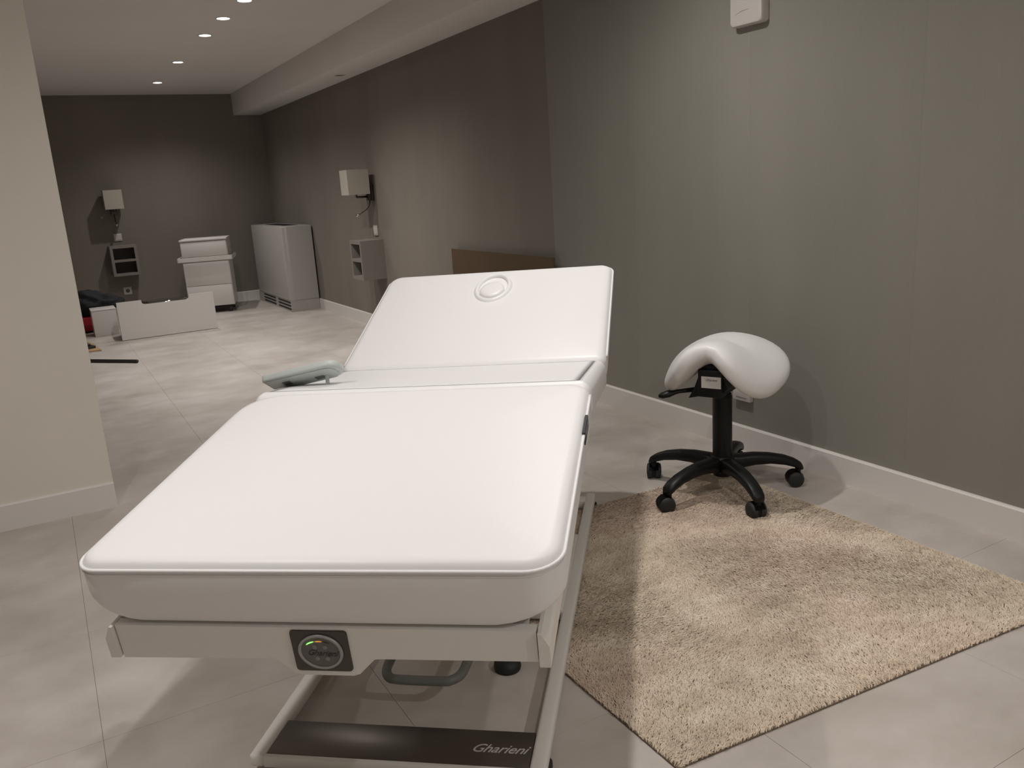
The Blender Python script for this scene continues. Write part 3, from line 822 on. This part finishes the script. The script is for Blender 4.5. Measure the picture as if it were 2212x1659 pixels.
# big open drawer standing on the floor, with a notched front
dr = thing('loose_drawer', 'wide white drawer box with notched front standing on the floor', 'drawer', (.536, 8.238, 0))
NW = .838
notch = [(0, .004), (NW, .004), (NW, .350), (.622, .350), (.620, .326), (.612, .312), (.598, .306), (.240, .306), (.222, .311), (.212, .323), (.209, .347), (0, .347)]
bm = bmesh.new(); prism(bm, notch, 0, .018); finish('front_panel', bm, 'white_melamine', dr)
bx('side_panel', 'white_melamine', .02, .036, .018, .36, .004, .22, dr); bx('side_panel', 'white_melamine', NW - .036, NW - .02, .018, .36, .004, .22, dr)
bx('rear_panel', 'white_melamine', .02, NW - .02, .36, .376, .004, .22, dr); bx('bottom_panel', 'white_melamine', .036, NW - .036, .018, .36, .006, .016, dr)
gt = bx('glass_tray', 'glass_dark', .215, .616, .019, .34, .288, .306, dr, .004); gt['label'] = 'smoked glossy glass plate'
bm = bmesh.new(); tube(bm, [(.225, .026, .304), (.24, .026, .304), (.59, .026, .304), (.606, .026, .304)], [.006, .012, .012, .006], 16); finish('highlight_tube', bm, 'glass_dark', gt, True)  # glossy tube added along the notch so the lamps glint on it
for x in (.25, .58): bx('tray_support', 'black_plastic', x - .02, x + .02, .04, .32, .016, .288, dr)

# small white box behind it
sb = thing('storage_box', 'small plain white box beside the notched drawer', 'box', (.345, 8.74, 0))
bx('carton', 'white_melamine', 0, .212, 0, .26, 0.0, .240, sb, .002); bx('lid', 'white_melamine', -.003, .215, -.003, .263, .240, .250, sb, .002)

# red case with black jacket thrown over it
rc = thing('red_case', 'red plastic case behind the small white box', 'case', (.10, 9.10, 0))
bx('shell', 'red', 0, .42, 0, .30, .012, .150, rc, .012, 3); bx('bottom_rim', 'black_plastic', .01, .41, .004, .296, 0, .016, rc, .003)
bm = bmesh.new()
bmesh.ops.create_icosphere(bm, subdivisions=5, radius=1.0)
for v in bm.verts:
    p = v.co.copy(); q = Vector((p.x * .27, p.y * .17, p.z * .105))
    hgt = .045 * math.exp(-((p.x + .35) / .45) ** 2) * max(p.z, 0) - .035 * max(p.x - .2, 0) * max(p.z, 0)
    nz = noise.noise(p * 2.3) * .022 + noise.noise(p * 6.0 + Vector((3, 1, 2))) * .010
    fold_ = .012 * math.sin(p.x * 9 + p.y * 5 + 3 * noise.noise(p * 1.5))
    q += p * (nz + fold_) + Vector((0, 0, hgt))
    v.co = q + Vector((.40, 9.24, .262)); v.co.z = max(v.co.z, .152)
tag(finish('jacket', bm, 'black_cloth', None, True), 'crumpled black jacket thrown over the red case', 'jacket')

# offcut of board and a small dark clamp on it, dark bar
bm = bmesh.new(); wb = [(.00, 7.90), (.335, 7.83), (.300, 8.28), (.262, 8.42), (-.02, 8.46)]
a = [bm.verts.new((x, y, .001)) for x, y in wb]; b = [bm.verts.new((x, y, .011)) for x, y in wb]; bm.faces.new(a[::-1]); bm.faces.new(b)
for k in range(len(wb)): bm.faces.new((a[k], a[(k + 1) % len(wb)], b[(k + 1) % len(wb)], b[k]))
tag(finish('wooden_board', bm, 'wood'), 'pale wooden board offcut lying on the floor by the wall end', 'board')
bk = thing('tool_block', 'small dark block lying on the pale wooden board', 'tool', (.225, 8.02, .0112), .3)
bx('base', 'iron', -.05, .06, -.07, .07, 0, .022, bk, .004); bx('grip', 'iron', -.03, .03, -.05, .05, .022, .045, bk, .01, 3)
bm = bmesh.new(); p0, p1 = Vector((-.02, 7.58, .014)), Vector((.536, 6.972, .014)); dv = (p1 - p0)
tube(bm, [p0, p0 + dv * .02, p0 + dv * .98, p1 - dv * .006, p1], [.010, .013, .013, .012, .008], 14)
tag(finish('metal_bar', bm, 'iron', None, True), 'dark round bar lying on the floor by the wall end', 'bar')
